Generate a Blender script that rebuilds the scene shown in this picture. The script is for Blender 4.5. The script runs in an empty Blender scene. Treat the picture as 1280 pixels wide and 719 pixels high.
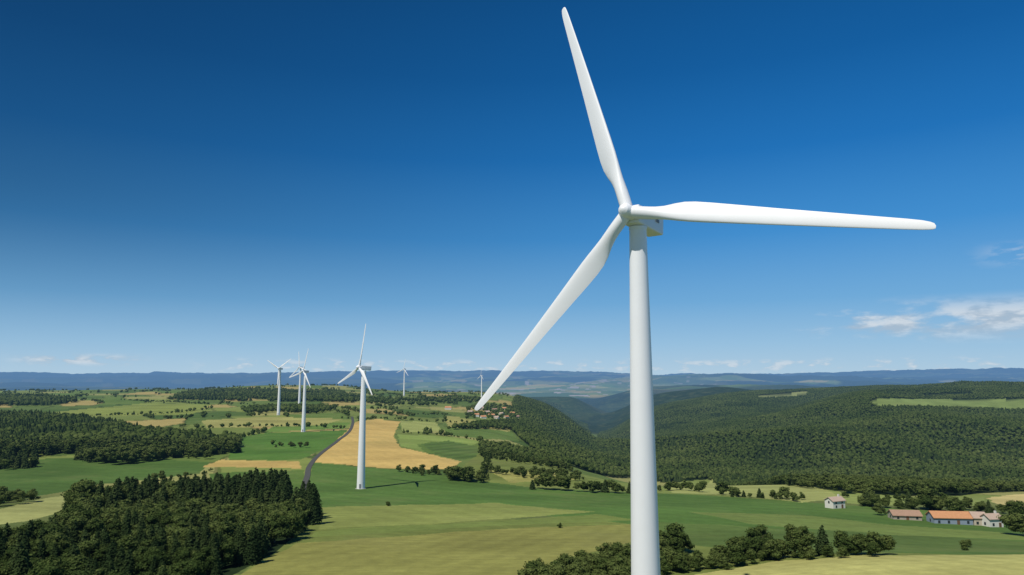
import bpy, math, numpy as np
from mathutils import Vector, Matrix
R = math.radians
rng = np.random.default_rng(7)
scene = bpy.context.scene
COL = scene.collection

# ------------------------------------------------------------------ camera station
CAMZ = 42.0; PITCH = R(7.1); FPX = 865.0
cam_d = bpy.data.cameras.new("camera"); cam = bpy.data.objects.new("camera", cam_d); COL.objects.link(cam)
cam.location = (0, 0, CAMZ); cam.rotation_euler = (R(90)+PITCH, 0, 0)
cam_d.sensor_width = 36; cam_d.lens = FPX/1280*36; cam_d.clip_start = 1; cam_d.clip_end = 120000
scene.camera = cam
scene.view_settings.view_transform = 'Standard'; scene.view_settings.look = 'None'; scene.view_settings.exposure = 0

# ------------------------------------------------------------------ noise
def _h(ix, iy, seed):
    n = (ix*374761393 + iy*668265263 + seed*1274126177) & 0xFFFFFFFF
    n = ((n ^ (n >> 13))*1274126177) & 0xFFFFFFFF
    return ((n ^ (n >> 16)) & 0xFFFF)/65535.0
def vnoise(x, y, seed=0):
    xf = np.floor(x); yf = np.floor(y)
    ix = xf.astype(np.int64); iy = yf.astype(np.int64)
    fx = x-xf; fy = y-yf; fx = fx*fx*(3-2*fx); fy = fy*fy*(3-2*fy)
    a = _h(ix, iy, seed); b = _h(ix+1, iy, seed); c = _h(ix, iy+1, seed); d = _h(ix+1, iy+1, seed)
    return (a*(1-fx)+b*fx)*(1-fy)+(c*(1-fx)+d*fx)*fy
def fbm(x, y, seed=0, o=4):
    s = 0; a = 1; t = 0
    for i in range(o):
        s = s+a*vnoise(x, y, seed+i*17); t += a; a *= .5; x = x*2.03+3.1; y = y*2.03+7.7
    return s/t
def sstep(a, b, x):
    t = np.clip((x-a)/(b-a), 0, 1); return t*t*(3-2*t)

# ------------------------------------------------------------------ terrain relief (heights relative to the camera station, by bearing and distance)
DS = [60, 100, 150, 165, 200, 250, 300, 380, 500, 700, 1000, 1400, 1900, 2400, 2900, 3500, 4500, 7000, 10000, 14000, 20000, 27000, 33000, 45000, 70000]
FAR = [-240, -290, -290, -270, -220, -120, 0, -60, -400]
TAB = {
 -400: [-42,-42,-45,-46,-48,-52,-56,-62,-66,-66,-62,-60,-58,-56,-85,-150],
 0:    [-42,-42,-45,-46,-48,-52,-56,-62,-66,-66,-62,-60,-57,-54,-85,-150],
 250:  [-42,-42,-45,-46,-48,-52,-56,-62,-64,-64,-61,-59,-55,-51,-85,-150],
 450:  [-42,-42,-44,-45,-48,-52,-56,-62,-63,-62,-60,-57,-53,-50,-80,-150],
 600:  [-42,-42,-44,-45,-48,-52,-56,-62,-66,-70,-74,-71,-60,-60,-110,-170],
 640:  [-42,-42,-44,-45,-48,-52,-56,-63,-67,-76,-83,-80,-64,-70,-130,-200],
 700:  [-42,-42,-44,-45,-48,-52,-56,-63,-70,-86,-106,-122,-112,-110,-170,-220],
 745:  [-42,-42,-44,-45,-48,-52,-56,-63,-74,-100,-138,-180,-218,-250,-278,-290],
 800:  [-42,-42,-44,-45,-48,-52,-56,-63,-78,-110,-148,-168,-156,-130,-134,-190],
 900:  [-42,-42,-43,-44,-48,-52,-56,-63,-78,-112,-143,-132,-100,-76,-76,-130],
 1050: [-40,-39,-40,-41.5,-47,-53,-56.5,-62,-76,-110,-130,-105,-70,-56,-60,-110],
 1280: [-38,-37,-39,-41,-48.5,-55,-59,-66,-82,-114,-130,-102,-66,-52,-60,-110],
 1700: [-38,-37,-39,-41,-48.5,-55,-59,-66,-82,-114,-130,-102,-66,-52,-60,-110],
}
NU, NT = 700, 700
us = np.linspace(-1.6, 1.6, NU); ts = np.linspace(math.log(50), math.log(70000), NT)
ks = sorted(TAB); ku = np.array([(k-640)/FPX for k in ks])
prof = np.array([np.interp(ts, np.log(DS), np.array(TAB[k]+FAR, float)) for k in ks])
G = np.empty((NT, NU))
for j in range(NT): G[j] = np.interp(us, ku, prof[:, j])
def smooth(A, axis, w):
    k = np.ones(2*w+1)/(2*w+1)
    P = np.pad(A, [(w, w) if a == axis else (0, 0) for a in (0, 1)], mode='edge')
    return np.apply_along_axis(lambda v: np.convolve(v, k, 'valid'), axis, P)
for _ in range(2):
    G = smooth(G, 0, 5); G = smooth(G, 1, 6)
def H(x, y):
    x = np.asarray(x, float); y = np.asarray(y, float)
    d = np.maximum(y, 55.0); u = np.clip(x/d, -1.59, 1.59)
    a = (u+1.6)/3.2*(NU-1); b = (np.log(np.minimum(d, 69000))-ts[0])/(ts[-1]-ts[0])*(NT-1)
    i = np.clip(np.floor(a).astype(int), 0, NU-2); j = np.clip(np.floor(b).astype(int), 0, NT-2)
    fa = a-i; fb = b-j
    g = (G[j, i]*(1-fa)+G[j, i+1]*fa)*(1-fb)+(G[j+1, i]*(1-fa)+G[j+1, i+1]*fa)*fb
    g = g + (fbm(x/130, y/130, 3, 3)-.5)*2.2*sstep(120, 300, d)
    hill = sstep(700, 1200, d)*sstep(.02, .14, u)*(1-sstep(2000, 2600, d)*.65)
    rg = 1-np.abs(2*fbm(x/620+3.3, y/800+1.2, 15, 2)-1)
    g = g + hill*((rg-.70)*105+(fbm(x/300+5, y/300, 11, 3)-.5)*26)
    g = g + sstep(1000, 1500, d)*(1-sstep(.0, .1, u))*((fbm(x/400, y/400, 31, 3)-.5)*14)
    # low wooded rise on the far side of the plateau
    g = g + 15*sstep(-.46, -.33, u)*(1-sstep(-.26, -.15, u))*sstep(1900, 2350, d)*(1-sstep(2600, 3000, d))
    # wooded spurs closing the gorge
    g = g + 95*sstep(.125, .22, u)*(1-sstep(.3, .5, u))*sstep(3200, 3900, d)*(1-sstep(4300, 5200, d))
    g = g + 125*(1-sstep(.08, .145, u))*sstep(-.1, .02, u)*sstep(4300, 5000, d)*(1-sstep(5600, 6600, d))
    g = g + 120*sstep(.11, .2, u)*(1-sstep(.5, .7, u))*sstep(6000, 7000, d)*(1-sstep(8000, 9500, d))
    rid = 1-np.abs(2*fbm(x/2600, y/2600, 41, 4)-1)
    plain = 1-.55*sstep(-.12, 0, u)*(1-sstep(.2, .35, u))*sstep(6500, 8000, d)*(1-sstep(12000, 15000, d))
    g = g + sstep(3600, 6500, d)*(rid-.72)*(200+sstep(8000, 20000, d)*200)*plain
    g = g + sstep(11000, 15000, d)*(1-sstep(17000, 20000, d))*(fbm(x/6000+8, y/6000, 57, 3)-.42)*420
    g = g + sstep(20000, 30000, d)*((fbm(x/9000+2, y/14000, 51, 4)-.5)*860+80*sstep(.35, .6, u))
    return g+CAMZ

def sight(px, py):
    """ground point met by a sight line from the camera station (survey of the valley)"""
    cx = (px-640)/FPX; cu = (359.5-py)/FPX
    f = math.cos(PITCH)-math.sin(PITCH)*cu; z = math.sin(PITCH)+math.cos(PITCH)*cu
    ux, uz = cx/f, z/f
    yy = np.exp(np.linspace(math.log(56), math.log(40000), 5000))
    below = CAMZ+uz*yy <= H(ux*yy, yy)
    k = int(np.argmax(below)) if below.any() else 3500
    return (ux*yy[k], yy[k])
def polyw(pts): return np.array([sight(*p) for p in pts])
def inpoly(x, y, P):
    r = np.zeros(x.shape, bool)
    m = (x >= P[:, 0].min()) & (x <= P[:, 0].max()) & (y >= P[:, 1].min()) & (y <= P[:, 1].max())
    xs, ys = x[m], y[m]; c = np.zeros(xs.shape, bool); n = len(P)
    for i in range(n):
        x1, y1 = P[i]; x2, y2 = P[(i+1) % n]
        if y1 == y2: continue
        c ^= ((y1 > ys) != (y2 > ys)) & (xs < (x2-x1)*(ys-y1)/(y2-y1)+x1)
    r[m] = c; return r

# ------------------------------------------------------------------ material helpers
def lin(c): 
    c = np.array(c, float)/255; return np.where(c <= .04045, c/12.92, ((c+.055)/1.055)**2.4)
def new_mat(name):
    m = bpy.data.materials.new(name); m.use_nodes = True; nt = m.node_tree; nt.nodes.clear(); return m, nt
class NB:
    def __init__(s, nt): s.nt = nt
    def n(s, t, **k):
        nd = s.nt.nodes.new(t)
        for a, v in k.items(): setattr(nd, a, v)
        return nd
    def set(s, sock, v):
        if isinstance(v, bpy.types.NodeSocket): s.nt.links.new(v, sock)
        else: sock.default_value = v
    def m(s, op, a, b=None, c=None, clamp=False):
        nd = s.n('ShaderNodeMath', operation=op, use_clamp=clamp); s.set(nd.inputs[0], a)
        if b is not None: s.set(nd.inputs[1], b)
        if c is not None: s.set(nd.inputs[2], c)
        return nd.outputs[0]
    def mix(s, f, a, b, t='MIX'):
        nd = s.n('ShaderNodeMix', data_type='RGBA', blend_type=t); s.set(nd.inputs[0], f); s.set(nd.inputs[6], a); s.set(nd.inputs[7], b); return nd.outputs[2]
    def noise(s, vec, sc, det=3, rough=.55):
        nd = s.n('ShaderNodeTexNoise'); nd.inputs['Scale'].default_value = sc; nd.inputs['Detail'].default_value = det
        nd.inputs['Roughness'].default_value = rough; s.set(nd.inputs['Vector'], vec); return nd.outputs[0]
    def sm(s, x, a, b):
        nd = s.n('ShaderNodeMapRange', interpolation_type='SMOOTHSTEP'); s.set(nd.inputs[0], x)
        nd.inputs[1].default_value = a; nd.inputs[2].default_value = b; return nd.outputs[0]
    def ramp(s, x, stops):
        cr = s.n('ShaderNodeValToRGB'); s.set(cr.inputs[0], x); e = cr.color_ramp.elements
        e[0].position = stops[0][0]; e[0].color = (*stops[0][1], 1); e[1].position = stops[-1][0]; e[1].color = (*stops[-1][1], 1)
        for p, c in stops[1:-1]: k = e.new(p); k.color = (*c, 1)
        return cr.outputs[0]
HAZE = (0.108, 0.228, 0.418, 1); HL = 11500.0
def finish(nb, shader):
    """aerial haze painted into the material: blends to a blue glow with distance from the world origin"""
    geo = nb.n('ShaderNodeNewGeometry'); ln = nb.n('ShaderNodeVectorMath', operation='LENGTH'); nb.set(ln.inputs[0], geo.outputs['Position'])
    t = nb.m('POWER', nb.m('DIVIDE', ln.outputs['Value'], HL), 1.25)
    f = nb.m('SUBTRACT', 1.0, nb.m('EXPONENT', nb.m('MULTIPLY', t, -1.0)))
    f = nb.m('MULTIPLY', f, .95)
    em = nb.n('ShaderNodeEmission'); em.inputs[0].default_value = HAZE  # emissive blue mixed over the surface to imitate light scattered by haze
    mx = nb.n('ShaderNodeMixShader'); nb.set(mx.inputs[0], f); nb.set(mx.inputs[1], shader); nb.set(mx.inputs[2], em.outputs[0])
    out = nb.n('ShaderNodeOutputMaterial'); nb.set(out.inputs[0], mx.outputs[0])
def paint(name, rgb, rough=.5, var=.08, scale=1.0, spec=.3, haze=True):
    m, nt = new_mat(name); nb = NB(nt)
    tc = nb.n('ShaderNodeTexCoord')
    n1 = nb.noise(tc.outputs['Object'], scale, 5)
    f = nb.m('MULTIPLY_ADD', n1, var*2, 1-var)
    vm = nb.n('ShaderNodeVectorMath', operation='SCALE'); vm.inputs[0].default_value = rgb[:3]; nb.set(vm.inputs['Scale'], f)
    p = nb.n('ShaderNodeBsdfPrincipled'); nb.set(p.inputs['Base Color'], vm.outputs[0]); p.inputs['Roughness'].default_value = rough
    p.inputs['Specular IOR Level'].default_value = spec
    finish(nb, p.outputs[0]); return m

def make_mesh(name, verts, faces, mats=(), attr=None, smooth_=False):
    me = bpy.data.meshes.new(name)
    verts = np.asarray(verts, np.float32)
    if isinstance(faces, np.ndarray):
        k = faces.shape[1]; n = len(faces)
        me.vertices.add(len(verts)); me.vertices.foreach_set("co", verts.ravel())
        me.loops.add(n*k); me.loops.foreach_set("vertex_index", faces.astype(np.int32).ravel())
        me.polygons.add(n); me.polygons.foreach_set("loop_start", np.arange(0, n*k, k, dtype=np.int32))
        me.update(calc_edges=True)
    else:
        me.from_pydata(verts.tolist(), [], faces); me.update()
    for m in mats: me.materials.append(m)
    if attr is not None:
        for an, av in attr.items():
            if av.ndim == 1:
                a = me.attributes.new(an, 'FLOAT', 'POINT'); a.data.foreach_set("value", av.astype(np.float32))
            else:
                a = me.attributes.new(an, 'FLOAT_COLOR', 'POINT')
                a.data.foreach_set("color", np.c_[av, np.ones(len(av))].astype(np.float32).ravel())
    if smooth_: me.polygons.foreach_set("use_smooth", np.ones(len(me.polygons), bool))
    return me
def add(name, me, parent=None, loc=(0, 0, 0), rot=(0, 0, 0), sc=(1, 1, 1)):
    o = bpy.data.objects.new(name, me); COL.objects.link(o); o.parent = parent
    o.location = loc; o.rotation_euler = rot; o.scale = sc; return o
def tag(o, label, cat, group=None):
    o["label"] = label; o["category"] = cat
    if group: o["group"] = group

# ------------------------------------------------------------------ ground mesh
cu = np.concatenate([np.linspace(-1.5, -.82, 60, endpoint=False), np.linspace(-.82, .82, 1150), np.linspace(.82, 1.5, 61)[1:]])
ry = np.concatenate([np.linspace(-400, 120, 40, endpoint=False), 1/np.linspace(1/120, 1/3200, 430), np.exp(np.linspace(math.log(3200), math.log(52000), 260))[1:]])
YY, UU = np.meshgrid(ry, cu, indexing='ij')
XX = UU*np.where(YY < 120, 120.0, YY)
ZZ = H(XX, YY)
nr, nc = XX.shape
# patchwork of fields: warped, rotated lattice cells of varying size
PAL = [lin(c) for c in [(94,116,56),(108,128,62),(132,146,74),(158,158,94),(84,108,50),(176,160,98),(102,126,58),(120,134,68)]]
PALA = np.array(PAL)
def patch(x, y, size, seed):
    a = .5; X = (x*math.cos(a)+y*math.sin(a))/size; Y = (-x*math.sin(a)+y*math.cos(a))/(size*1.7)
    X = X+(fbm(x/size/1.5, y/size/1.5, seed, 2)-.5)*.9; Y = Y+(fbm(x/size/1.5+9, y/size/1.5, seed+1, 2)-.5)*.7
    cy = np.floor(Y).astype(np.int64); X = X+_h(cy, cy*3, seed)*3
    cx = np.floor(X).astype(np.int64)
    k = (_h(cx, cy, seed+5)*7.999).astype(int)
    return PALA[k], np.minimum(np.minimum(X-cx, cx+1-X)*size, np.minimum(Y-cy, cy+1-Y)*size*1.7)
C, edge = patch(XX, YY, 78, 5)
C = C.copy()
C[edge < 2.5] *= .6
Cf, e2 = patch(XX, YY, 420, 9)
Cf = Cf*1.5
forest_dark = lin((42, 60, 30))
fm = sstep(.42, .50, fbm(XX/1500, YY/1500, 61, 4))[..., None]
uu_ = XX/np.maximum(YY, 100)
pl = (sstep(-.14, 0, uu_)*(1-sstep(.2, .34, uu_))*sstep(7500, 9000, YY)*(1-sstep(15000, 18000, YY)))[..., None]
fm = fm*(1-pl*.7)
fm = np.maximum(fm, (sstep(-.12, -.2, uu_)*.75)[..., None])
near_spur = (sstep(2900, 3100, YY)*(1-sstep(6800, 8000, YY)))[..., None]*(uu_ > -.02)[..., None]
fm = np.maximum(fm, near_spur*.92)
Cf = Cf*(1-fm)+forest_dark*fm
town = (vnoise(XX/160, YY/260, 91) > .8)[..., None]*pl
Cf = Cf*(1-town)+np.array([.6, .52, .46])*town
w = sstep(2300, 2900, YY)[..., None]
C = C*(1-w)+Cf*w
grass = lin((100, 114, 62))
nw = (1-sstep(300, 420, YY))[..., None]
C = C*(1-nw)+grass*nw
FIELDS = [
 # big meadows of the plateau
 ((90,120,56), [(380,640),(385,600),(392,578),(440,583),(530,592),(600,602),(700,612),(860,618),(1060,632),(1400,650),(1400,705),(1000,705),(850,690),(740,650),(620,640)], 0.05, .3, 9),
 ((122,134,68), [(-60,800),(-60,700),(300,719),(405,640),(760,652),(900,668),(1100,690),(1400,700),(1400,800)], .04, .25, 7),
 ((144,154,82), [(403,634),(620,629),(745,640),(640,648),(520,656),(400,662)], .04, .2, 8),
 ((126,142,72), [(395,664),(640,650),(745,643),(800,650),(640,656),(385,672)], .03, .2, 8),
 ((146,146,78), [(370,680),(640,660),(790,655),(840,664),(700,700),(640,730),(560,800),(200,800),(300,719)], .05, .9, 6),
 ((98,120,60), [(800,652),(960,660),(1130,668),(1290,678),(1400,690),(1180,690),(1010,694),(860,680)], .03, .2, 7),
 ((118,136,70), [(860,640),(1000,644),(1110,656),(1290,668),(1290,676),(1100,668),(940,655)], .03, .2, 7),
 ((188,186,112), [(820,760),(870,719),(930,707),(1010,699),(1150,694),(1400,692),(1400,760)], .05, .15, 5),
 # left hand side
 ((84,112,52), [(-60,640),(-60,592),(60,573),(175,572),(262,578),(250,592),(120,606),(60,618)], .04, .4, 9),
 ((166,170,104), [(-60,664),(-60,646),(0,636),(60,622),(100,618),(250,600),(250,606),(110,630),(30,652)], .03, .4, 9),
 ((204,176,104), [(252,584),(275,575),(372,577),(378,586)], .04, .4, 9),
 ((92,120,54), [(262,592),(380,588),(384,604),(380,640),(260,640)], .04, .4, 9),
 ((88,124,52), [(285,575),(290,548),(330,542),(435,538),(425,552),(395,566),(375,575)], .05, .5, 10),
 ((106,136,62), [(330,541),(430,536),(438,528),(400,529),(340,534)], .05, .5, 10),
 ((138,150,74), [(60,516),(180,504),(265,506),(240,518),(110,521)], .04, .5, 12),
 ((166,164,96), [(250,526),(330,521),(430,524),(400,532),(260,535)], .05, .5, 12),
 # harvested gold field and its neighbours
 ((208,178,106), [(391,578),(445,527),(470,524),(500,527),(492,545),(500,559),(530,566),(576,577),(566,587),(480,586)], .025, 1.2, 8),
 ((160,168,96), [(500,526),(545,528),(552,539),(503,541)], .04, .5, 10),
 ((138,158,80), [(497,543),(565,546),(602,552),(590,557),(540,552),(522,556),(530,565),(501,558)], .04, .5, 10),
 ((90,114,54), [(527,555),(560,551),(595,558),(604,570),(575,576),(545,568)], .16, .9, 12),
 ((168,164,94), [(556,520),(600,526),(640,532),(636,540),(560,534)], .04, .9, 12),
 ((104,128,60), [(556,535),(640,541),(650,552),(606,549),(556,544)], .04, .9, 12),
 ((150,160,86), [(606,552),(650,556),(664,562),(608,560)], .04, .9, 12),
 ((120,132,66), [(605,562),(650,565),(725,592),(740,607),(690,610),(600,602),(578,584)], .05, .9, 12),
 ((160,158,88), [(610,588),(690,590),(720,600),(640,604)], .05, .9, 12),
 ((164,170,100), [(830,607),(890,598),(960,603),(1030,612),(1060,624),(1000,628),(930,620),(840,616)], .05, .3, 10),
 ((140,154,84), [(1030,612),(1090,618),(1150,622),(1230,622),(1228,632),(1110,632),(1062,630)], .05, .3, 10),
 ((126,144,72), [(620,512),(680,518),(640,530),(590,528)], .05, .3, 10),
 ((206,190,126), [(1232,623),(1290,616),(1400,612),(1400,634),(1250,632)], .03, .3, 10),
]
HILLTOP = [((130,148,80), [(1085,504),(1150,499),(1240,499),(1335,501),(1335,509),(1200,510),(1100,510)], .04, .3, 20),
           ((146,154,96), [(945,495),(1010,489),(1008,495),(950,498)], .04, .3, 20),
           ((134,150,84), [(1150,494),(1210,491),(1215,494),(1160,497)], .04, .3, 20)]
fx = XX.ravel(); fy = YY.ravel(); Cr = C.reshape(-1, 3)
RF = np.concatenate([polyw([(738,590),(790,597),(835,604),(885,599),(1000,610),(1060,618),(1120,620),(1200,620),(1240,616),(1400,612)]),
                     np.array([(.95*2900, 2900.), (.125*2900, 2900.), (.115*1800, 1800.), (.12*900, 900.)])])
SPUR = polyw([(560,538),(600,530),(655,528),(640,508),(655,497),(700,507),(735,532),(745,560),(765,590),(735,590),(690,575),(664,560),(650,548),(640,538)])
LW = polyw([(-80,590),(50,587),(62,573),(150,583),(215,574),(300,567),(302,556),(240,548),(180,542),(130,531),(60,523),(-80,514)])
FW = polyw([(-80,900),(-80,700),(20,697),(62,676),(100,640),(200,632),(300,628),(385,628),(396,648),(345,690),(262,736),(120,850)])
for q in (RF, SPUR): m = inpoly(fx, fy, q); Cr[m] = forest_dark*.75
HP = []
for col, pts, amp, ang, per in FIELDS+HILLTOP:
    P = polyw(pts)
    if (col, pts, amp, ang, per) in HILLTOP: HP.append(P)
    m = inpoly(fx+(vnoise(fx/9, fy/9, 5)-.5)*2, fy+(vnoise(fx/9, fy/9, 8)-.5)*4, P)
    s = 1+amp*np.sin((fx[m]*math.cos(ang*3)+fy[m]*math.sin(ang*3))*2*math.pi/per/1.3)
    Cr[m] = lin(col)*s[:, None]
    sub = fbm(fx[m]/60, fy[m]/25, int(col[0]), 3)
    Cr[m] *= (1+(sub-.5)*.5)[:, None]
for q in (FW,): m = inpoly(fx, fy, q); Cr[m] = forest_dark*.8
C = Cr*.80
idx = np.arange(nr*nc).reshape(nr, nc)
quads = np.stack([idx[:-1, :-1], idx[:-1, 1:], idx[1:, 1:], idx[1:, :-1]], -1).reshape(-1, 4)
gm, nt = new_mat("ground_fields"); nb = NB(nt)
geo = nb.n('ShaderNodeNewGeometry'); at = nb.n('ShaderNodeAttribute', attribute_name="field")
n1 = nb.noise(geo.outputs['Position'], .025, 6, .6); n2 = nb.noise(geo.outputs['Position'], .35, 5, .7); n3 = nb.noise(geo.outputs['Position'], .006, 3)
mp = nb.n('ShaderNodeMapping'); nb.set(mp.inputs[0], geo.outputs['Position']); mp.inputs['Rotation'].default_value = (0, 0, .35); mp.inputs['Scale'].default_value = (.03, .55, .1)
n4 = nb.noise(mp.outputs[0], 1.0, 4, .6)
f = nb.m('MULTIPLY', nb.m('MULTIPLY_ADD', n1, .7, .65), nb.m('MULTIPLY_ADD', n2, .7, .65))
f = nb.m('MULTIPLY', f, nb.m('MULTIPLY_ADD', n4, .6, .7))
vm = nb.n('ShaderNodeVectorMath', operation='SCALE'); nb.set(vm.inputs[0], at.outputs['Color']); nb.set(vm.inputs['Scale'], f)
tint = nb.mix(nb.m('MULTIPLY', nb.sm(n1, .48, .72), .3), vm.outputs[0], (0.16, .155, .06, 1))
tint = nb.mix(nb.m('MULTIPLY', nb.sm(n3, .55, .7), .2), tint, (0.07, .12, .03, 1))
p = nb.n('ShaderNodeBsdfPrincipled'); nb.set(p.inputs['Base Color'], tint); p.inputs['Roughness'].default_value = .95; p.inputs['Specular IOR Level'].default_value = .1
bmp = nb.n('ShaderNodeBump'); bmp.inputs['Strength'].default_value = .5; bmp.inputs['Distance'].default_value = .6; nb.set(bmp.inputs['Height'], n2); nb.set(p.inputs['Normal'], bmp.outputs[0])
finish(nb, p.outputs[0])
gme = make_mesh("ground", np.stack([XX, YY, ZZ], -1).reshape(-1, 3), quads, [gm], {"field": C}, True)
ground = add("ground", gme); ground["kind"] = "structure"; ground["label"] = "rolling patchwork of green meadows and golden stubble fields"

# ------------------------------------------------------------------ road
asph = paint("asphalt", (.075, .074, .064), .9, .2, .3)
def road(pts, width, name, mat, label):
    P = polyw(pts); seg = []
    for i in range(len(P)-1):
        p0 = P[max(i-1, 0)]; p1 = P[i]; p2 = P[i+1]; p3 = P[min(i+2, len(P)-1)]
        for t in np.linspace(0, 1, 14, endpoint=False):
            seg.append(.5*((2*p1)+(-p0+p2)*t+(2*p0-5*p1+4*p2-p3)*t*t+(-p0+3*p1-3*p2+p3)*t**3))
    seg = np.array(seg); T = np.gradient(seg, axis=0); T /= np.linalg.norm(T, axis=1)[:, None]; N = np.c_[-T[:, 1], T[:, 0]]
    cols = np.linspace(-.5, .5, 5); V = []
    for s in cols:
        q = seg+N*s*width; V.append(np.c_[q, H(q[:, 0], q[:, 1])+.25])
    V = np.stack(V, 1); n = len(seg); I = np.arange(n*5).reshape(n, 5)
    Q = np.stack([I[:-1, :-1], I[:-1, 1:], I[1:, 1:], I[1:, :-1]], -1).reshape(-1, 4)
    o = add(name, make_mesh(name, V.reshape(-1, 3), Q, [mat])); o["kind"] = "structure"; o["label"] = label
RDP = [(376,640),(379,612),(384,596),(387,583),(400,568),(420,553),(436,540),(441,529),(440,521)]
road(RDP, 3.4, "road", asph, "narrow dark asphalt country road between the fields")

# ------------------------------------------------------------------ wind turbines
white = paint("turbine_white_paint", (.84, .85, .86), .42, .03, .35, .4)
bladem = paint("blade_gelcoat", (.79, .80, .805), .4, .05, .25, .4)
nacm = paint("nacelle_grey_white", (.76, .78, .80), .45, .05, .5, .4)
greym = paint("grey_metal", (.22, .23, .25), .5, .1, 1)
darkm = paint("vent_grille", (.20, .22, .25), .6, .1, 1)
conc = paint("foundation_concrete", (.3, .3, .25), .9, .15, .5)
def lathe(profile, n=48, axis='z'):
    V = []; F = []
    for r, z in profile:
        for k in range(n):
            a = 2*math.pi*k/n
            V.append((r*math.cos(a), r*math.sin(a), z) if axis == 'z' else (r*math.cos(a), z, r*math.sin(a)))
    m = len(profile)
    for i in range(m-1):
        for k in range(n):
            k2 = (k+1) % n; F.append((i*n+k, i*n+k2, (i+1)*n+k2, (i+1)*n+k))
    F.append(tuple(range(n))); F.append(tuple((m-1)*n+k for k in range(n)))
    return V, F
def shade(me, ang=35):
    me.polygons.foreach_set("use_smooth", np.ones(len(me.polygons), bool)); me.update()
    try: me.set_sharp_from_angle(angle=R(ang))
    except Exception: pass
def recalc(me):
    import bmesh
    b = bmesh.new(); b.from_mesh(me); bmesh.ops.recalc_face_normals(b, faces=b.faces); b.to_mesh(me); b.free()
prof_t = []
for i in range(41):
    t = i/40; z = 63.2*t; r = 2.2-.97*t**1.05; prof_t.append((r, z))
V, F = lathe(prof_t, 64); tower_me = make_mesh("tower", V, F, [white]); recalc(tower_me); shade(tower_me)
def box(cx, cy, cz, sx, sy, sz, bev=0, seg=3, taper=None):
    import bmesh
    b = bmesh.new(); bmesh.ops.create_cube(b, size=1)
    for v in b.verts:
        v.co = Vector((v.co.x*sx, v.co.y*sy, v.co.z*sz))
        if taper: v.co = taper(v.co)
        v.co += Vector((cx, cy, cz))
    if bev: bmesh.ops.bevel(b, geom=list(b.edges), offset=bev, segments=seg, affect='EDGES', profile=.6)
    me = bpy.data.meshes.new("box"); bmesh.ops.recalc_face_normals(b, faces=b.faces); b.to_mesh(me); b.free(); return me
def ntap(c):
    c = c.copy()
    if c.y > 0:
        c.x *= .88
        if c.z < 0: c.z *= .78
    else: c.x *= .84; c.z *= .86
    return c
nac_me = box(0, 4.9, -.1, 3.0, 8.0, 3.2, .3, 4, ntap); nac_me.materials.append(nacm); shade(nac_me, 40)
vent_me = box(0, 0, 0, .06, 1.1, .5, .015, 1); vent_me.materials.append(darkm)
hatch_me = box(0, 0, 0, 1.6, 2.4, .3, .1, 2); hatch_me.materials.append(nacm)
mast_me = box(0, 0, 0, .08, .08, 1.3, .01, 1); mast_me.materials.append(greym)
yaw_me = make_mesh("yaw_ring", *lathe([(1.3, 0), (1.3, .4), (1.22, .45)], 48), [white]); recalc(yaw_me); shade(yaw_me)
hp = [(.95, 1.0), (1.05, .9), (1.1, .3), (1.1, -.5), (.98, -1.0), (.75, -1.4), (.45, -1.65), (.2, -1.76), (.01, -1.79)]
V, F = lathe(hp, 36, 'y'); hub_me = make_mesh("rotor_hub", V, F, [white]); recalc(hub_me); shade(hub_me, 20)
def blade_mesh(L=38.4, fat=1.0):
    rs = [.8, 1.6, 2.4, 3.2, 4.2, 5.4, 6.8, 8.2, 9.8, 12, 15, 18, 21, 24, 27, 30, 33, 35.5, 37, 37.8, 38.2, 38.4]
    ch = np.interp(rs, [1, 3, 5, 7, 9, 11, 16, 22, 30, 35.5, 37.5, 38.2, 38.4], [1.8, 1.8, 2.2, 2.75, 3.05, 3.0, 2.6, 2.15, 1.62, 1.25, 1.05, .7, .3])*fat
    tw = np.interp(rs, [1, 5, 9, 16, 25, 38.4], [20, 18, 13, 8, 4, 1])
    bl = sstep(2.6, 8.0, np.array(rs)); th = np.interp(rs, [5, 9, 20, 38], [.42, .3, .2, .16]); N = 32
    V = []; F = []
    for r, c, w_, t_, b_ in zip(rs, ch, tw, th, bl):
        pre = -((r/38.4)**2)*1.0
        for k in range(N):
            ph = 2*math.pi*k/N; s = .5*(1-math.cos(ph))
            yt = 5*t_*(.2969*math.sqrt(s)-.126*s-.3516*s*s+.2843*s**3-.1036*s**4)
            ca = (s-.3)*c; ya = (1 if math.sin(ph) >= 0 else -1)*yt*c*(1.15 if math.sin(ph) >= 0 else .85)
            cc = -math.cos(ph)*.9*fat; yc = math.sin(ph)*.9*fat
            cx = ca*b_+cc*(1-b_); yy = ya*b_+yc*(1-b_)
            a = R(w_); V.append((r, cx*math.sin(a)+yy*math.cos(a)+pre, cx*math.cos(a)-yy*math.sin(a)))
    m = len(rs)
    for i in range(m-1):
        for k in range(N): k2 = (k+1) % N; F.append((i*N+k, i*N+k2, (i+1)*N+k2, (i+1)*N+k))
    F.append(tuple(range(N))); F.append(tuple((m-1)*N+k for k in range(N)))
    me = make_mesh("blade", V, F, [bladem]); recalc(me); shade(me, 60); return me
blade_a = blade_mesh(); blade_b = blade_mesh(fat=1.1)
door_me = box(0, 0, 0, 1.0, .12, 2.3, .03, 1); door_me.materials.append(greym)
found_me = make_mesh("foundation", *lathe([(2.9, -1.5), (2.9, .12), (2.8, .18)], 40), [conc])
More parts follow.
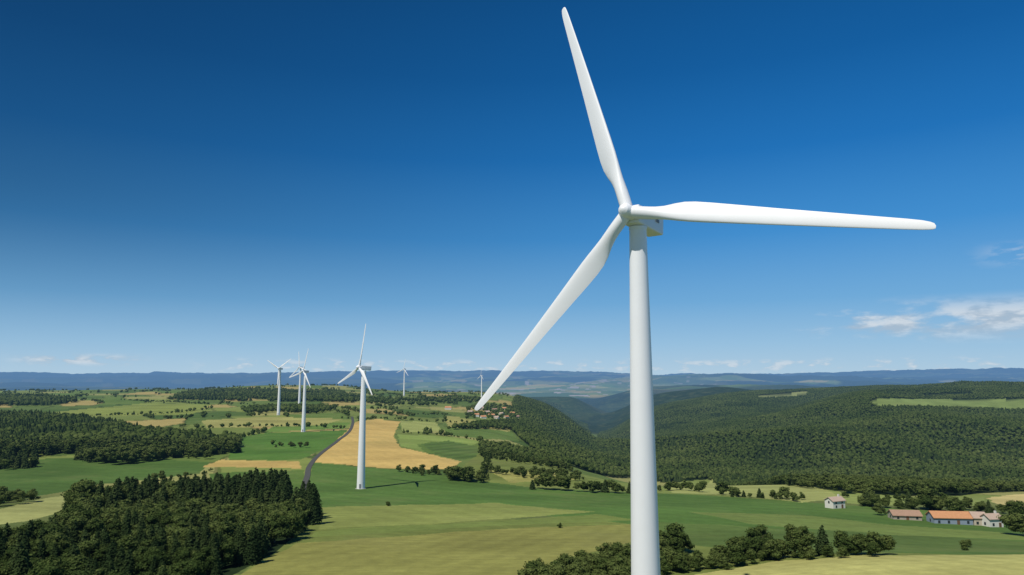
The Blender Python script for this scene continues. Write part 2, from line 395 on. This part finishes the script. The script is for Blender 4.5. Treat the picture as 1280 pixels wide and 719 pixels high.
def turbine(x, y, z, yaw, phase, label, rotor=1.0, bm=blade_a, main=False, over=2.95, tilt=5.5):
    root = add("wind_turbine", None, None, (x, y, z)); tag(root, label, "wind turbine", "wind turbines of the hilltop wind farm")
    tw = add("tower", tower_me, root); add("door", door_me, tw, (0, -2.2, 1.6)); add("foundation", found_me, root)
    Rm = Matrix.Rotation(R(yaw), 4, 'Z') @ Matrix.Rotation(R(-tilt), 4, 'X')
    fr = Rm.to_3x3() @ Vector((0, -1, 0)); hubp = Vector((0, 0, 65.0))+Vector((fr.x, fr.y, 0)).normalized()*over
    nac = add("nacelle", nac_me, root); nac.matrix_local = Matrix.Translation(hubp) @ Rm
    if not main: nac.scale = (.85, .78, .85)
    if main:
        add("yaw_ring", yaw_me, root, (0, 0, 62.85))
        for sx in (-1, 1): add("vent", vent_me, nac, (sx*1.39, 6.6, .3))
        add("roof_hatch", hatch_me, nac, (0, 5.6, 1.5)); add("wind_sensor_mast", mast_me, nac, (.5, 8.0, 1.9))
    hub = add("rotor_hub", hub_me, root); hub.matrix_local = Matrix.Translation(hubp) @ Rm
    for k in range(3):
        b = add("blade", bm, hub); b.rotation_euler = (0, -R(phase+120*k), 0); b.scale = (rotor,)*3
    return root
turbine(16.6+.61*2.95, 97+.786*2.95, 0, -37.8, -11.5, "large white three-bladed wind turbine towering over the fields", main=True)
gx, gy = sight(451, 611)
turbine(gx, gy, float(H(gx, gy)), -50, 82, "white wind turbine on a green meadow beside the gold field", .63, blade_b)
for (px, py, hy, ph, yaw, sz, lab) in [
    (379, 540, 466, 76, -40, .66, "white wind turbine on pasture past the narrow road"),
    (348, 519, 462, 32, -25, .66, "white wind turbine among small fields and hedges"),
    (374, 507, 460, 100, -30, .72, "distant white wind turbine on the wooded plateau"),
    (505, 495, 462, 80, -40, .66, "distant white wind turbine on the plateau edge"),
    (602, 497, 470, 88, -60, .62, "distant white wind turbine beside the village ridge")]:
    gx, gy = sight(px, py); gz = float(H(gx, gy))
    o = turbine(gx, gy, gz, yaw, ph, lab, sz, blade_b)
    want = (py-hy)/FPX*gy; s = want/65.0; o.scale = (s, s, s)

# ------------------------------------------------------------------ buildings
wallm = [paint("white_render", (.70, .68, .62), .85, .06, .6), paint("stone_wall", (.40, .35, .29), .9, .25, 1.2), paint("ochre_render", (.50, .44, .35), .9, .1, .6), paint("pale_blue_sheet", (.26, .32, .40), .6, .1, .6)]
roofm = [paint("orange_roof_tiles", (.50, .25, .12), .85, .25, 1.5), paint("brown_roof_tiles", (.34, .22, .15), .9, .25, 1.5), paint("pale_roof_tiles", (.42, .32, .25), .9, .25, 1.5)]
glassm = paint("window_glass", (.03, .04, .05), .15, .05, 1, .5); doorm = paint("wooden_door", (.16, .09, .05), .7, .2, 2)
def house(x, y, L, W, Hh, rot, wm, rm, label, detail=True, rise=.32, chim=True, name="house", cat="house", group=None):
    z = float(min(H(x, y), H(x-L/3, y), H(x+L/3, y)))-.15
    root = add(name, None, None, (x, y, z), (0, 0, R(rot))); tag(root, label, cat, group)
    rh = W*rise
    V = [(-L/2,-W/2,-1),(L/2,-W/2,-1),(L/2,W/2,-1),(-L/2,W/2,-1),(-L/2,-W/2,Hh),(L/2,-W/2,Hh),(L/2,W/2,Hh),(-L/2,W/2,Hh),(-L/2,0,Hh+rh),(L/2,0,Hh+rh)]
    F = [(0,1,5,4),(2,3,7,6),(1,2,6,9,5),(3,0,4,8,7),(0,3,2,1)]
    me = make_mesh("wall", V, F, [wm]); recalc(me); wl = add("wall", me, root)
    o = .35; t = .22; sl = rh/(W/2); z0 = Hh-o*sl+.04
    V = []
    for dx in (-L/2-o, L/2+o):
        V += [(dx,-W/2-o,z0),(dx,0,Hh+rh+.04),(dx,W/2+o,z0),(dx,-W/2-o,z0+t),(dx,0,Hh+rh+t+.04),(dx,W/2+o,z0+t)]
    F = [(0,6,7,1),(1,7,8,2),(3,4,10,9),(4,5,11,10),(0,3,9,6),(2,8,11,5),(0,1,4,3),(1,2,5,4),(6,9,10,7),(7,10,11,8)]
    me = make_mesh("roof", V, F, [rm]); recalc(me); rf_ = add("roof", me, root)
    if chim:
        c = box(0, 0, 0, .7, .5, 1.4); c.materials.append(wm); add("chimney", c, rf_, (L*.32, 0, Hh+rh+.35))
    if detail:
        wme = box(0, 0, 0, .8, .08, 1.0); wme.materials.append(glassm)
        n = max(2, int(L/3.0)); fl = [1.3] if Hh < 3.3 else [1.2, 2.8]
        for fz in fl:
            for k in range(n):
                px_ = -L/2+(k+.5)*L/n
                if fz == fl[0] and k == n//2: continue
                for s in (-1, 1): add("window", wme, wl, (px_, s*(W/2+.02), fz))
        sw = box(0, 0, 0, .08, .8, 1.0); sw.materials.append(glassm)
        for s in (-1, 1): add("window", sw, wl, (s*(L/2+.02), 0, fl[-1]))
        dme = box(0, 0, 0, 1.0, .09, 1.9); dme.materials.append(doorm); add("door", dme, wl, (-L/2+(n//2+.5)*L/n, -W/2-.02, .95))
    return root
HOUSES = []
def hs(px, py, *a, **k):
    x, y = sight(px, py); HOUSES.append((x, y)); return house(x, y, *a, **k)
hg = "houses and barns of the hamlet"
hs(1044, 635, 6.8, 4.6, 3.4, 22, wallm[0], roofm[2], "white two-storey farmhouse standing alone in the meadow", group=hg, rise=.28)
hs(1131, 649, 10.2, 5.6, 2.0, -8, wallm[1], roofm[1], "low stone barn with a faded brown tiled roof", group=hg, chim=False, name="barn", cat="barn", rise=.26)
hs(1187, 654, 13.5, 6.2, 2.7, -6, wallm[3], roofm[0], "long low barn with an orange roof and blue-grey walls", group=hg, chim=False, name="barn", cat="barn", rise=.28)
hs(1222, 656, 4.6, 5.2, 3.0, -8, wallm[2], roofm[2], "small ochre shed joined to the orange-roofed barn", group=hg, chim=False, name="shed", cat="shed")
hs(1240, 658, 5.6, 4.4, 3.2, 10, wallm[0], roofm[2], "small pale farmhouse with a faded tiled roof", group=hg)
vr = np.random.default_rng(3)
for px, py in [(596,521),(604,523),(609,517),(614,521),(621,524),(627,519),(633,523),(640,518),(618,514),(646,522),(588,517),(630,512),(602,512)]:
    hs(px, py, vr.uniform(7, 12), vr.uniform(5.5, 7), vr.uniform(3.2, 4.4), vr.uniform(-50, 50), wallm[int(vr.integers(0, 3))], roofm[int(vr.integers(0, 3))],
       "small village house with a tiled roof on the ridge", detail=False, group="houses of the ridge village")
hs(560, 512, 12, 8, 4, 10, wallm[0], roofm[0], "isolated white farmhouse among the trees", detail=False)

# ------------------------------------------------------------------ trees
def fol_mat(name, dark, mid, light):
    m, nt = new_mat(name); nb = NB(nt)
    at = nb.n('ShaderNodeAttribute', attribute_name="tint"); oi = nb.n('ShaderNodeObjectInfo'); geo = nb.n('ShaderNodeNewGeometry')
    n1 = nb.noise(geo.outputs['Position'], .010, 4)
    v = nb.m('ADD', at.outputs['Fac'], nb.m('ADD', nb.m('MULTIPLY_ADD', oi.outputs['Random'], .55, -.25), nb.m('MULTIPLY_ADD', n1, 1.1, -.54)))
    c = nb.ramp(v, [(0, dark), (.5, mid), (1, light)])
    d = nb.n('ShaderNodeBsdfDiffuse'); nb.set(d.inputs[0], c)
    t = nb.n('ShaderNodeBsdfTranslucent'); nb.set(t.inputs[0], c)
    mx = nb.n('ShaderNodeMixShader'); mx.inputs[0].default_value = .28; nb.set(mx.inputs[1], d.outputs[0]); nb.set(mx.inputs[2], t.outputs[0])
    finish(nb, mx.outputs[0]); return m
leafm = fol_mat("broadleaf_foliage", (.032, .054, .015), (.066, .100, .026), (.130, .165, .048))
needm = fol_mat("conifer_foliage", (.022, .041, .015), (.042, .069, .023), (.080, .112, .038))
bark = paint("bark", (.10, .075, .055), .95, .3, 2)
def ico(sub):
    import bmesh
    b = bmesh.new(); bmesh.ops.create_icosphere(b, subdivisions=sub, radius=1); v = np.array([p.co[:] for p in b.verts]); f = np.array([[q.index for q in p.verts] for p in b.faces]); b.free(); return v, f
ICO1, ICO2 = ico(1), ico(2)
def leaves(P, Nrm, size, r):
    n = len(P); Nrm = Nrm/np.linalg.norm(Nrm, axis=1)[:, None]
    A = np.cross(Nrm, r.normal(size=(n, 3))); A /= np.linalg.norm(A, axis=1)[:, None]+1e-9; B = np.cross(Nrm, A)
    s = size*r.uniform(.6, 1.3, (n, 1)); 
    V = np.stack([P-A*s*.5, P+B*s*.5, P+A*s*.6, P-B*s*.45], 1).reshape(-1, 3)
    i = np.arange(n)*4; T = np.concatenate([np.stack([i, i+1, i+2], 1), np.stack([i, i+2, i+3], 1)])
    return V, T
def rdir(n, r): d = r.normal(size=(n, 3)); return d/np.linalg.norm(d, axis=1)[:, None]
def crown_broad(seed, n, size, nl=9, core=1):
    r = np.random.default_rng(seed); Vs, Ts, tn = [], [], []; off = 0
    wx = r.uniform(.85, 1.25); lo = r.uniform(2.0, 3.2)
    lob = []
    for i in range(nl):
        a = r.uniform(0, 6.28); rad = r.uniform(0, 2.6)*wx; z = r.uniform(lo, 7.9); rad *= 1-.5*max(0, (z-5.2)/3)
        lob.append((np.array([rad*math.cos(a), rad*math.sin(a), z]), r.uniform(.9, 1.9)))
    lob.append((np.array([0, 0, 5.2]), 2.1)); lob.append((np.array([r.uniform(-.9, .9), r.uniform(-.9, .9), r.uniform(7.6, 8.6)]), r.uniform(.9, 1.4)))
    tot = sum(l[1]**2 for l in lob)
    for c, rr in lob:
        k = max(3, int(n*rr*rr/tot)); d = rdir(k, r); d[:, 2] = d[:, 2]*.9+.1
        P = c+d*rr*r.uniform(.7, 1.2, (k, 1))*np.array([1, 1, .85])
        V, T = leaves(P, d+r.normal(size=(k, 3))*.45, size, r)
        lt = r.uniform(-.14, .14); Vs.append(V); Ts.append(T+off); off += len(V)
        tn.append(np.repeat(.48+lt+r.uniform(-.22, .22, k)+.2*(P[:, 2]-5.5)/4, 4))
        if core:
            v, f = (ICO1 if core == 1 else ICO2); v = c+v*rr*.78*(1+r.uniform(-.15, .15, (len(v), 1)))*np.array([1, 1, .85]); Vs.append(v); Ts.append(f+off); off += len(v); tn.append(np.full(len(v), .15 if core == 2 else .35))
    return np.concatenate(Vs), np.concatenate(Ts), np.concatenate(tn)
def crown_conifer(seed, n, size):
    r = np.random.default_rng(seed); z = 1.0+9.0*(1-np.sqrt(r.uniform(0, 1, n))); a = r.uniform(0, 6.28, n)
    tiers = .78+.22*((z*1.3+.4*np.sin(a*3+seed)) % 1.0)
    Rz = (2.3*(1-(z-.8)/9.4)**.7+.1)*tiers*(1+.12*np.sin(a*5+seed*2+z))
    q = r.uniform(.55, 1.05, n); P = np.stack([Rz*q*np.cos(a), Rz*q*np.sin(a), z-.25*Rz*q], 1)
    N = np.stack([np.cos(a), np.sin(a), np.full(n, .75)], 1)+r.normal(size=(n, 3))*.4
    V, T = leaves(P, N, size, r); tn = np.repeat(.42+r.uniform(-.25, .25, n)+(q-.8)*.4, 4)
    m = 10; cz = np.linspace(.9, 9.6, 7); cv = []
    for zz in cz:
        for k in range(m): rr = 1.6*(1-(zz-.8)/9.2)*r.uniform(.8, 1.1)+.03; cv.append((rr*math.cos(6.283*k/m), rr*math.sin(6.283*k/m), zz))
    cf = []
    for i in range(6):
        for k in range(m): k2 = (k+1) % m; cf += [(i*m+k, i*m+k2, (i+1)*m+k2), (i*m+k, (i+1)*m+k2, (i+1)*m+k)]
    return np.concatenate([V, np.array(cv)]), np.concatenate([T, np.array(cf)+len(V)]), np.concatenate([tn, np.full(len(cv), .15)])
def trunk_mesh(seed, con):
    r = np.random.default_rng(seed); V = []; F = []
    def limb(p0, p1, r0, r1, n=7, segs=4):
        p0 = np.array(p0, float); p1 = np.array(p1, float); d = (p1-p0)/np.linalg.norm(p1-p0); a = np.cross(d, [.3, .9, .1]); a /= np.linalg.norm(a); b = np.cross(d, a); base = len(V)
        for i in range(segs+1):
            t = i/segs; c = p0+(p1-p0)*t+(r.normal(size=3)*.06 if 0 < i < segs else 0); rr = r0+(r1-r0)*t
            for k in range(n): V.append(tuple(c+a*rr*math.cos(6.283*k/n)+b*rr*math.sin(6.283*k/n)))
        for i in range(segs):
            for k in range(n): k2 = (k+1) % n; F.append((base+i*n+k, base+i*n+k2, base+(i+1)*n+k2, base+(i+1)*n+k))
    if con: limb((0, 0, -.6), (0, 0, 9.4), .2, .03)
    else:
        limb((0, 0, -.6), (.1, 0, 5.5), .28, .14)
        for k in range(6):
            a = k*1.05+r.uniform(0, .5); limb((.05, 0, 2+k*.5), (1.9*math.cos(a), 1.9*math.sin(a), 4.4+k*.6), .12, .03, 5, 3)
    me = make_mesh("trunk", V, F, [bark], None, True); return me
BN = [crown_broad(100+i, 3400, .36, 13, 2) for i in range(7)]; CN = [crown_conifer(200+i, 2600, .40) for i in range(4)]
BQ = [crown_broad(150+i, 1500, .52, 11, 1) for i in range(7)]; CQ = [crown_conifer(250+i, 1200, .52) for i in range(4)]
BM = [crown_broad(300+i, 560, .85, 9, 1) for i in range(6)]; CM = [crown_conifer(400+i, 480, .8) for i in range(4)]
def crown_low(seed, con):
    r = np.random.default_rng(seed)
    if con:      # small cone of shingled facets
        m = 8; zs = [1.2, 3.4, 5.8, 8.0, 10.0]; rr = [2.1, 1.75, 1.2, .7, .02]; cv = []
        for z_, q_ in zip(zs, rr):
            for k in range(m): w_ = q_*r.uniform(.8, 1.2); cv.append((w_*math.cos(6.283*k/m), w_*math.sin(6.283*k/m), z_+r.uniform(-.4, .4)))
        cf = []
        for i in range(4):
            for k in range(m): k2 = (k+1) % m; cf += [(i*m+k, i*m+k2, (i+1)*m+k2), (i*m+k, (i+1)*m+k2, (i+1)*m+k)]
        return np.array(cv), np.array(cf), np.full(len(cv), .40)
    v, f = ICO1; v = v*np.array([2.8, 2.8, 3.2])*(1+r.uniform(-.3, .3, (len(v), 1)))+np.array([r.uniform(-.4, .4), r.uniform(-.4, .4), 5.0])
    nl = 12; d = rdir(nl, r); d[:, 2] = np.abs(d[:, 2])*.9-.1; P = d*np.array([3.1, 3.1, 3.6])*r.uniform(.8, 1.2, (nl, 1))+np.array([0, 0, 5.2])
    V, T = leaves(P, d+r.normal(size=(nl, 3))*.5, 1.8, r)
    return np.concatenate([v, V]), np.concatenate([f, T+len(v)]), np.concatenate([np.full(len(v), .38), np.repeat(.42+r.uniform(-.08, .08, nl), 4)])
BL = [crown_low(500+i, False) for i in range(12)]; CL = [crown_low(600+i, True) for i in range(4)]
trees = []   # x,y,height,conifer
tr = np.random.default_rng(21)
def scatter(P, sp, hmin, hmax, con, excl=(), gap=0):
    x0, y0 = P.min(0); x1, y1 = P.max(0); gx = np.arange(x0, x1, sp); gy = np.arange(y0, y1, sp)
    X, Y = np.meshgrid(gx, gy); X = X.ravel()+tr.uniform(-.5, .5, X.size)*sp; Y = Y.ravel()+tr.uniform(-.5, .5, Y.size)*sp
    m = inpoly(X, Y, P)
    for E in excl: m &= ~inpoly(X, Y, E)
    m &= np.abs(X/Y) < .84
    if gap: m &= fbm(X/90, Y/90, 99, 3) > gap
    X, Y = X[m], Y[m]
    cn = fbm(X/60, Y/60, 77, 2)*.6+tr.uniform(0, 1, len(X))*.4 < con if 0 < con < 1 else np.full(len(X), con >= 1)
    hh = tr.uniform(hmin, hmax, len(X))*(.8+.4*fbm(X/50, Y/50, 88, 2))
    for a in zip(X, Y, hh, cn): trees.append(a)
def row(pts, sp, hmin, hmax, con=0, jit=2.0, keep=1.0):
    P = polyw(pts)
    for a, b in zip(P[:-1], P[1:]):
        L = np.linalg.norm(b-a); n = max(1, int(L/sp))
        for i in range(n):
            if tr.uniform() > keep: continue
            q = a+(b-a)*(i+tr.uniform(0, .8))/n+tr.normal(size=2)*jit*.5
            trees.append((q[0], q[1], tr.uniform(hmin, hmax)*(.65+.7*float(vnoise(q[0]/14, q[1]/14, 4))), tr.uniform() < con))
# wood in front: broadleaf canopy, conifer stand along its far side
scatter(polyw([(-80,900),(-80,700),(20,697),(62,676),(95,656),(200,650),(390,657),(345,690),(262,736),(120,850)]), 4.6, 7, 10.5, .36)
scatter(polyw([(92,656),(100,642),(200,632),(300,626),(385,626),(396,648),(392,658),(200,652)]), 4.8, 10, 15, .6)
scatter(polyw([(-80,642),(-80,628),(35,622),(44,628),(0,636)]), 8, 6, 8, .3)
# woods on the plateau
scatter(LW, 6.4, 8, 12, .5, gap=.27)
scatter(polyw([(-80,508),(60,508),(100,502),(60,497),(-80,495)]), 10, 9, 13, .4)
scatter(polyw([(210,500),(440,504),(458,498),(420,490),(240,490)]), 9, 8, 13, .4, gap=.36)
scatter(polyw([(300,512),(370,509),(425,512),(400,517),(310,518)]), 9, 7, 11, .3, gap=.42)
scatter(polyw([(455,505),(545,508),(600,503),(600,498),(460,498)]), 12, 7, 12, .3, gap=.44)
scatter(polyw([(582,525),(655,528),(652,512),(600,506),(582,512)]), 11, 5, 9, .2, gap=.38)
# wooded spur and valley side
scatter(SPUR, 6.3, 6, 9.5, .3)
scatter(polyw([(600,556),(640,558),(700,575),(735,600),(700,606),(640,595),(600,590)]), 6, 2.5, 6.5, .1, gap=.54)
scatter(RF, 6.2, 5.5, 8.5, .36, HP)
# single rows, hedges, copses
row([(503,590),(535,593),(560,595),(585,599),(608,601)], 1.9, 3.5, 7.5, .1, 6)
row([(560,598),(585,602),(605,604)], 2.4, 5, 9, .1, 6)
row([(668,612),(700,613),(740,615),(785,617)], 1.9, 5, 9, .1, 5)
row([(822,614),(850,612),(885,616)], 2.5, 3, 7, 0, 4, .8)
row([(905,618),(925,622),(965,623),(1010,627)], 2.2, 3, 8, .1, 6, .9)
row([(1066,632),(1110,634),(1150,637),(1200,639),(1255,642)], 1.7, 4, 8.5, .15, 6)
row([(1050,622),(1120,627),(1200,628)], 2.6, 2.5, 6, .15, 5, .7)
row([(1262,668),(1290,672),(1320,675)], 4, 8, 11, 0, 3)
row([(1256,645),(1300,650)], 2.2, 5, 9, .15, 5)
row([(1100,643),(1112,648)], 2, 3, 6, 0, 3)
# foreground copse and belt
scatter(polyw([(650,745),(668,724),(735,710),(800,702),(850,702),(862,714),(800,732),(720,762)]), 2.8, 3.2, 6.6, .14)
row([(820,702),(838,694),(852,688)], 1.8, 4.5, 8.2, .12, 3)
row([(858,712),(900,707),(940,701),(985,698),(1030,696),(1070,695),(1105,693)], 1.3, 2.2, 5.2, .08, 5)
row([(895,703),(930,698),(960,696),(1010,695)], 2.4, 4.5, 8.6, .16, 4)
row([(1010,695),(1050,694),(1095,693)], 3.0, 3.5, 7, .1, 3)
# field hedges
for pts in [[(60,522),(110,520),(200,518),(262,512)],[(245,536),(330,533),(400,534),(438,537)],[(330,540),(300,548),(288,558)],[(445,527),(470,523),(500,525),(550,528),(600,530)],
            [(340,556),(380,560)],[(100,572),(180,570),(262,574)],[(500,541),(560,545),(600,551),(640,562)],[(180,603),(250,594),(262,590)],
            [(150,500),(220,503),(262,506)],[(440,515),(500,518),(560,519)],[(480,632),(500,633)],[(600,551),(610,575),(606,598)]]:
    row(pts, 3.2, 2, 6.5, .1, 3, .8)
for px, py in [(700,660),(1210,684),(1205,688),(345,560),(352,558)]:
    x, y = sight(px, py); trees.append((x, y, tr.uniform(2, 4), False))
# hedgerow trees that follow the edges of the small fields
hx = tr.uniform(-1900, 350, 120000); hy = tr.uniform(560, 2500, 120000)
_, he = patch(hx, hy, 78, 5)
km = (he < 2.4) & (hx/hy > -.85) & (hx/hy < .06) & (fbm(hx/110, hy/110, 123, 3) > .53)
OPEN = [polyw(f_[1]) for f_ in FIELDS[8:]]
for E in OPEN: km &= ~inpoly(hx, hy, E)
for a, b in zip(hx[km], hy[km]): trees.append((a, b, tr.uniform(3.5, 8), tr.uniform() < .15))
T = np.array([(a, b, c, float(d)) for a, b, c, d in trees])
T = T[(T[:, 1] > 60)]
for px, py in [(451,611),(379,540),(348,519),(374,507)]:
    gx, gy = sight(px, py); T = T[np.hypot(T[:, 0]-gx, T[:, 1]-gy) > 14]
for gx, gy in HOUSES: T = T[np.hypot(T[:, 0]-gx, (T[:, 1]-gy+2)*.8) > (8.5 if gy < 600 else 7.5)]
RD = polyw(RDP)
dmin = np.full(len(T), 1e9)
for a, b in zip(RD[:-1], RD[1:]):
    ab = b-a; t = np.clip(((T[:, :2]-a)@ab)/(ab@ab), 0, 1); dmin = np.minimum(dmin, np.linalg.norm(T[:, :2]-a-t[:, None]*ab, axis=1))
T = T[dmin > 5]
tz = H(T[:, 0], T[:, 1]); dist = T[:, 1]
pxx = 640+FPX*T[:, 0]/T[:, 1]; slope = (tz+T[:, 2]-CAMZ)/T[:, 1]; topy = 468-FPX*slope
vis = (pxx > -15) & (pxx < 1295) & (topy < 715)
app = np.where(vis, T[:, 2]/dist, 0)
order = np.argsort(-app); ind = order[:290]; rest = order[290:]
print("TREES", len(T))
trunkB = [trunk_mesh(700+i, False) for i in range(2)]; trunkC = trunk_mesh(710, True)
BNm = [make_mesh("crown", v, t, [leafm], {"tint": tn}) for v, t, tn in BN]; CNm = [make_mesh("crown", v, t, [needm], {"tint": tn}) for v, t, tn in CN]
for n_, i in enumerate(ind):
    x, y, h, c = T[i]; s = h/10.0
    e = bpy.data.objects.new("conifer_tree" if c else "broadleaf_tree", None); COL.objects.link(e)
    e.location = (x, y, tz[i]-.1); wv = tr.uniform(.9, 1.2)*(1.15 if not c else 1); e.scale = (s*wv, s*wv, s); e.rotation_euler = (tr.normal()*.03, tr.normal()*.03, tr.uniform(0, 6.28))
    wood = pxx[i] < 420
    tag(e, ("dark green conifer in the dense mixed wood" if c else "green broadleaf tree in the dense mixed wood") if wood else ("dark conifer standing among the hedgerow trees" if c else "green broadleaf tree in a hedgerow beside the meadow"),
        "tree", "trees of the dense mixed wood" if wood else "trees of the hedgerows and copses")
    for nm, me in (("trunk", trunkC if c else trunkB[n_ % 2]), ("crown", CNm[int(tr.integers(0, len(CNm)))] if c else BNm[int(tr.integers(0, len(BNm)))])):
        ch = bpy.data.objects.new(nm, me); COL.objects.link(ch); ch.parent = e
def merged(rows_, lods, var):
    Vs, Ts, tn = [], [], []; off = 0
    pick = tr.integers(0, len(lods), len(rows_))
    for k, (v, t, q) in enumerate(lods):
        r_ = rows_[pick == k]
        if not len(r_): continue
        n = len(r_); s = (T[r_, 2]/10)[:, None, None]; a = tr.uniform(0, 6.28, n); ca, sa = np.cos(a)[:, None], np.sin(a)[:, None]
        wv = tr.uniform(1.1, 1.55, n)[:, None]
        X = (v[None, :, 0]*ca-v[None, :, 1]*sa)*wv; Y = (v[None, :, 0]*sa+v[None, :, 1]*ca)*wv; Z = np.repeat(v[None, :, 2], n, 0)
        P = np.stack([X, Y, Z], -1)*s+np.stack([T[r_, 0], T[r_, 1], tz[r_]-.3], -1)[:, None, :]
        Vs.append(P.reshape(-1, 3)); Ts.append((t[None]+(np.arange(n)*len(v))[:, None, None]).reshape(-1, 3)+off); off += n*len(v)
        tn.append((q[None]-.03+tr.normal(0, var, (n, 1))).ravel())
    if not Vs: return None
    return np.concatenate(Vs), np.concatenate(Ts), np.concatenate(tn)
parts = []; dr = dist[rest]; nearv = (dr < 330) & (app[rest] > 0); mid = (dr < 620) & ~nearv; far_ = ~mid & ~nearv; con = T[rest, 3] > .5
for sel, l, mi, var in ((nearv & ~con, BQ, 0, .15), (nearv & con, CQ, 1, .12), (mid & ~con, BM, 0, .14), (mid & con, CM, 1, .12), (far_ & ~con, BL, 0, .10), (far_ & con, CL, 1, .12)):
    g = merged(rest[sel], l, var)
    if g is not None: parts.append((g, mi))
off = 0; VV, TT, QQ, MI = [], [], [], []
for (v, t, q), mi in parts:
    VV.append(v); TT.append(t+off); QQ.append(q); MI.append(np.full(len(t), mi)); off += len(v)
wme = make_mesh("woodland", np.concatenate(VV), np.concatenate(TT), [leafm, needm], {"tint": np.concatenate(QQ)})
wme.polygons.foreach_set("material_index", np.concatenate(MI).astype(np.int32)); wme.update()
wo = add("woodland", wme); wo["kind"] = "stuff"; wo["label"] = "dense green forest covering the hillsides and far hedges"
print("WOODLAND tris", len(wme.polygons))

# ------------------------------------------------------------------ sun and sky
EL = R(57); AZ = R(180+40)          # clockwise from +Y
sv = Vector((math.sin(AZ)*math.cos(EL), math.cos(AZ)*math.cos(EL), math.sin(EL)))
sd = bpy.data.lights.new("sun", 'SUN'); sd.energy = 4.3; sd.angle = R(.5); sd.color = (1, .95, .87)
so = bpy.data.objects.new("sun", sd); COL.objects.link(so); so.rotation_euler = (-sv).to_track_quat('-Z', 'Y').to_euler(); so.location = (-200, -300, 400)
w = bpy.data.worlds.new("World"); scene.world = w; w.use_nodes = True; nt = w.node_tree; nt.nodes.clear(); nb = NB(nt)
sky = nb.n('ShaderNodeTexSky', sky_type='NISHITA'); sky.sun_disc = False; sky.sun_elevation = EL; sky.sun_rotation = AZ; sky.altitude = 1000; sky.air_density = 1.0; sky.dust_density = .3; sky.ozone_density = 3.0
tc = nb.n('ShaderNodeTexCoord'); sep = nb.n('ShaderNodeSeparateXYZ'); nb.set(sep.inputs[0], tc.outputs['Generated'])
az = nb.m('ARCTAN2', sep.outputs[0], sep.outputs[1]); el = nb.m('ARCSINE', sep.outputs[2])
L_ = lambda *c: tuple(lin(c))
# clear polarised summer air: deep blue overhead paling towards the horizon
grad = nb.ramp(nb.m('MULTIPLY', nb.m('MAXIMUM', el, 0.0), 1.25), [(0, L_(174,204,226)), (.05, L_(150,192,224)), (.125, L_(108,167,214)), (.24, L_(60,136,199)), (.38, L_(25,107,176)), (.52, L_(11,88,152)), (.66, L_(7,76,134)), (1, L_(6,62,116))])
side = nb.n('ShaderNodeMapRange', interpolation_type='SMOOTHSTEP'); nb.set(side.inputs[0], az); side.inputs[1].default_value = -.95; side.inputs[2].default_value = .5; side.inputs[3].default_value = .5; side.inputs[4].default_value = 1.14
sidef = nb.m('ADD', nb.m('MULTIPLY', nb.m('SUBTRACT', side.outputs[0], 1.0), nb.sm(el, 0.0, .24)), 1.0)
gs = nb.n('ShaderNodeVectorMath', operation='SCALE'); nb.set(gs.inputs[0], grad); nb.set(gs.inputs['Scale'], nb.m('MULTIPLY', sidef, 9.7))
base = nb.mix(.96, sky.outputs[0], gs.outputs[0])
def window(a0, a1, e0, e1, fa=.05, fe=.012):
    v = nb.m('MULTIPLY', nb.sm(az, a0-fa, a0+fa), nb.m('SUBTRACT', 1.0, nb.sm(az, a1-fa, a1+fa)))
    return nb.m('MULTIPLY', v, nb.m('MULTIPLY', nb.sm(el, e0-fe, e0+fe), nb.m('SUBTRACT', 1.0, nb.sm(el, e1-fe, e1+fe))))
cv = nb.n('ShaderNodeCombineXYZ'); nb.set(cv.inputs[0], az); nb.set(cv.inputs[1], nb.m('MULTIPLY', el, 2.9))
cn = nb.noise(cv.outputs[0], 14, 7, .52); cn2 = nb.noise(cv.outputs[0], 34, 6, .55)
lift = nb.m('ADD', nb.m('MULTIPLY', nb.sm(az, .36, .62), .30), nb.m('MULTIPLY', nb.m('SUBTRACT', cn2, .5), .35))
cl1 = nb.m('MULTIPLY', nb.sm(nb.m('ADD', cn, lift), .56, .82), window(.41, .95, .048, .084, .06, .016))
cl2 = nb.m('MULTIPLY', nb.m('MULTIPLY', nb.sm(cn2, .42, .56), window(-.61, -.50, .012, .022, .03, .005)), .9)
cl3 = nb.m('MULTIPLY', nb.m('MULTIPLY', nb.sm(cn2, .50, .63), window(-.4, .9, .003, .018, .05, .006)), .7)
cl4 = nb.m('MULTIPLY', nb.m('MULTIPLY', nb.sm(cn2, .42, .62), window(.61, .9, .130, .150, .03, .01)), .4)
clouds = nb.m('MULTIPLY', nb.m('MAXIMUM', nb.m('MAXIMUM', cl1, cl4), nb.m('MAXIMUM', cl2, cl3)), .8, clamp=True)
ccol = nb.mix(nb.sm(nb.m('ADD', cn2, nb.m('MULTIPLY', nb.sm(el, .05, .09), .12)), .44, .68), (4.2, 5.0, 5.9, 1), (7.0, 7.4, 7.8, 1))
skc = nb.mix(clouds, base, ccol)
bg = nb.n('ShaderNodeBackground'); nb.set(bg.inputs[0], skc); bg.inputs[1].default_value = .1
out = nb.n('ShaderNodeOutputWorld'); nb.set(out.inputs[0], bg.outputs[0])
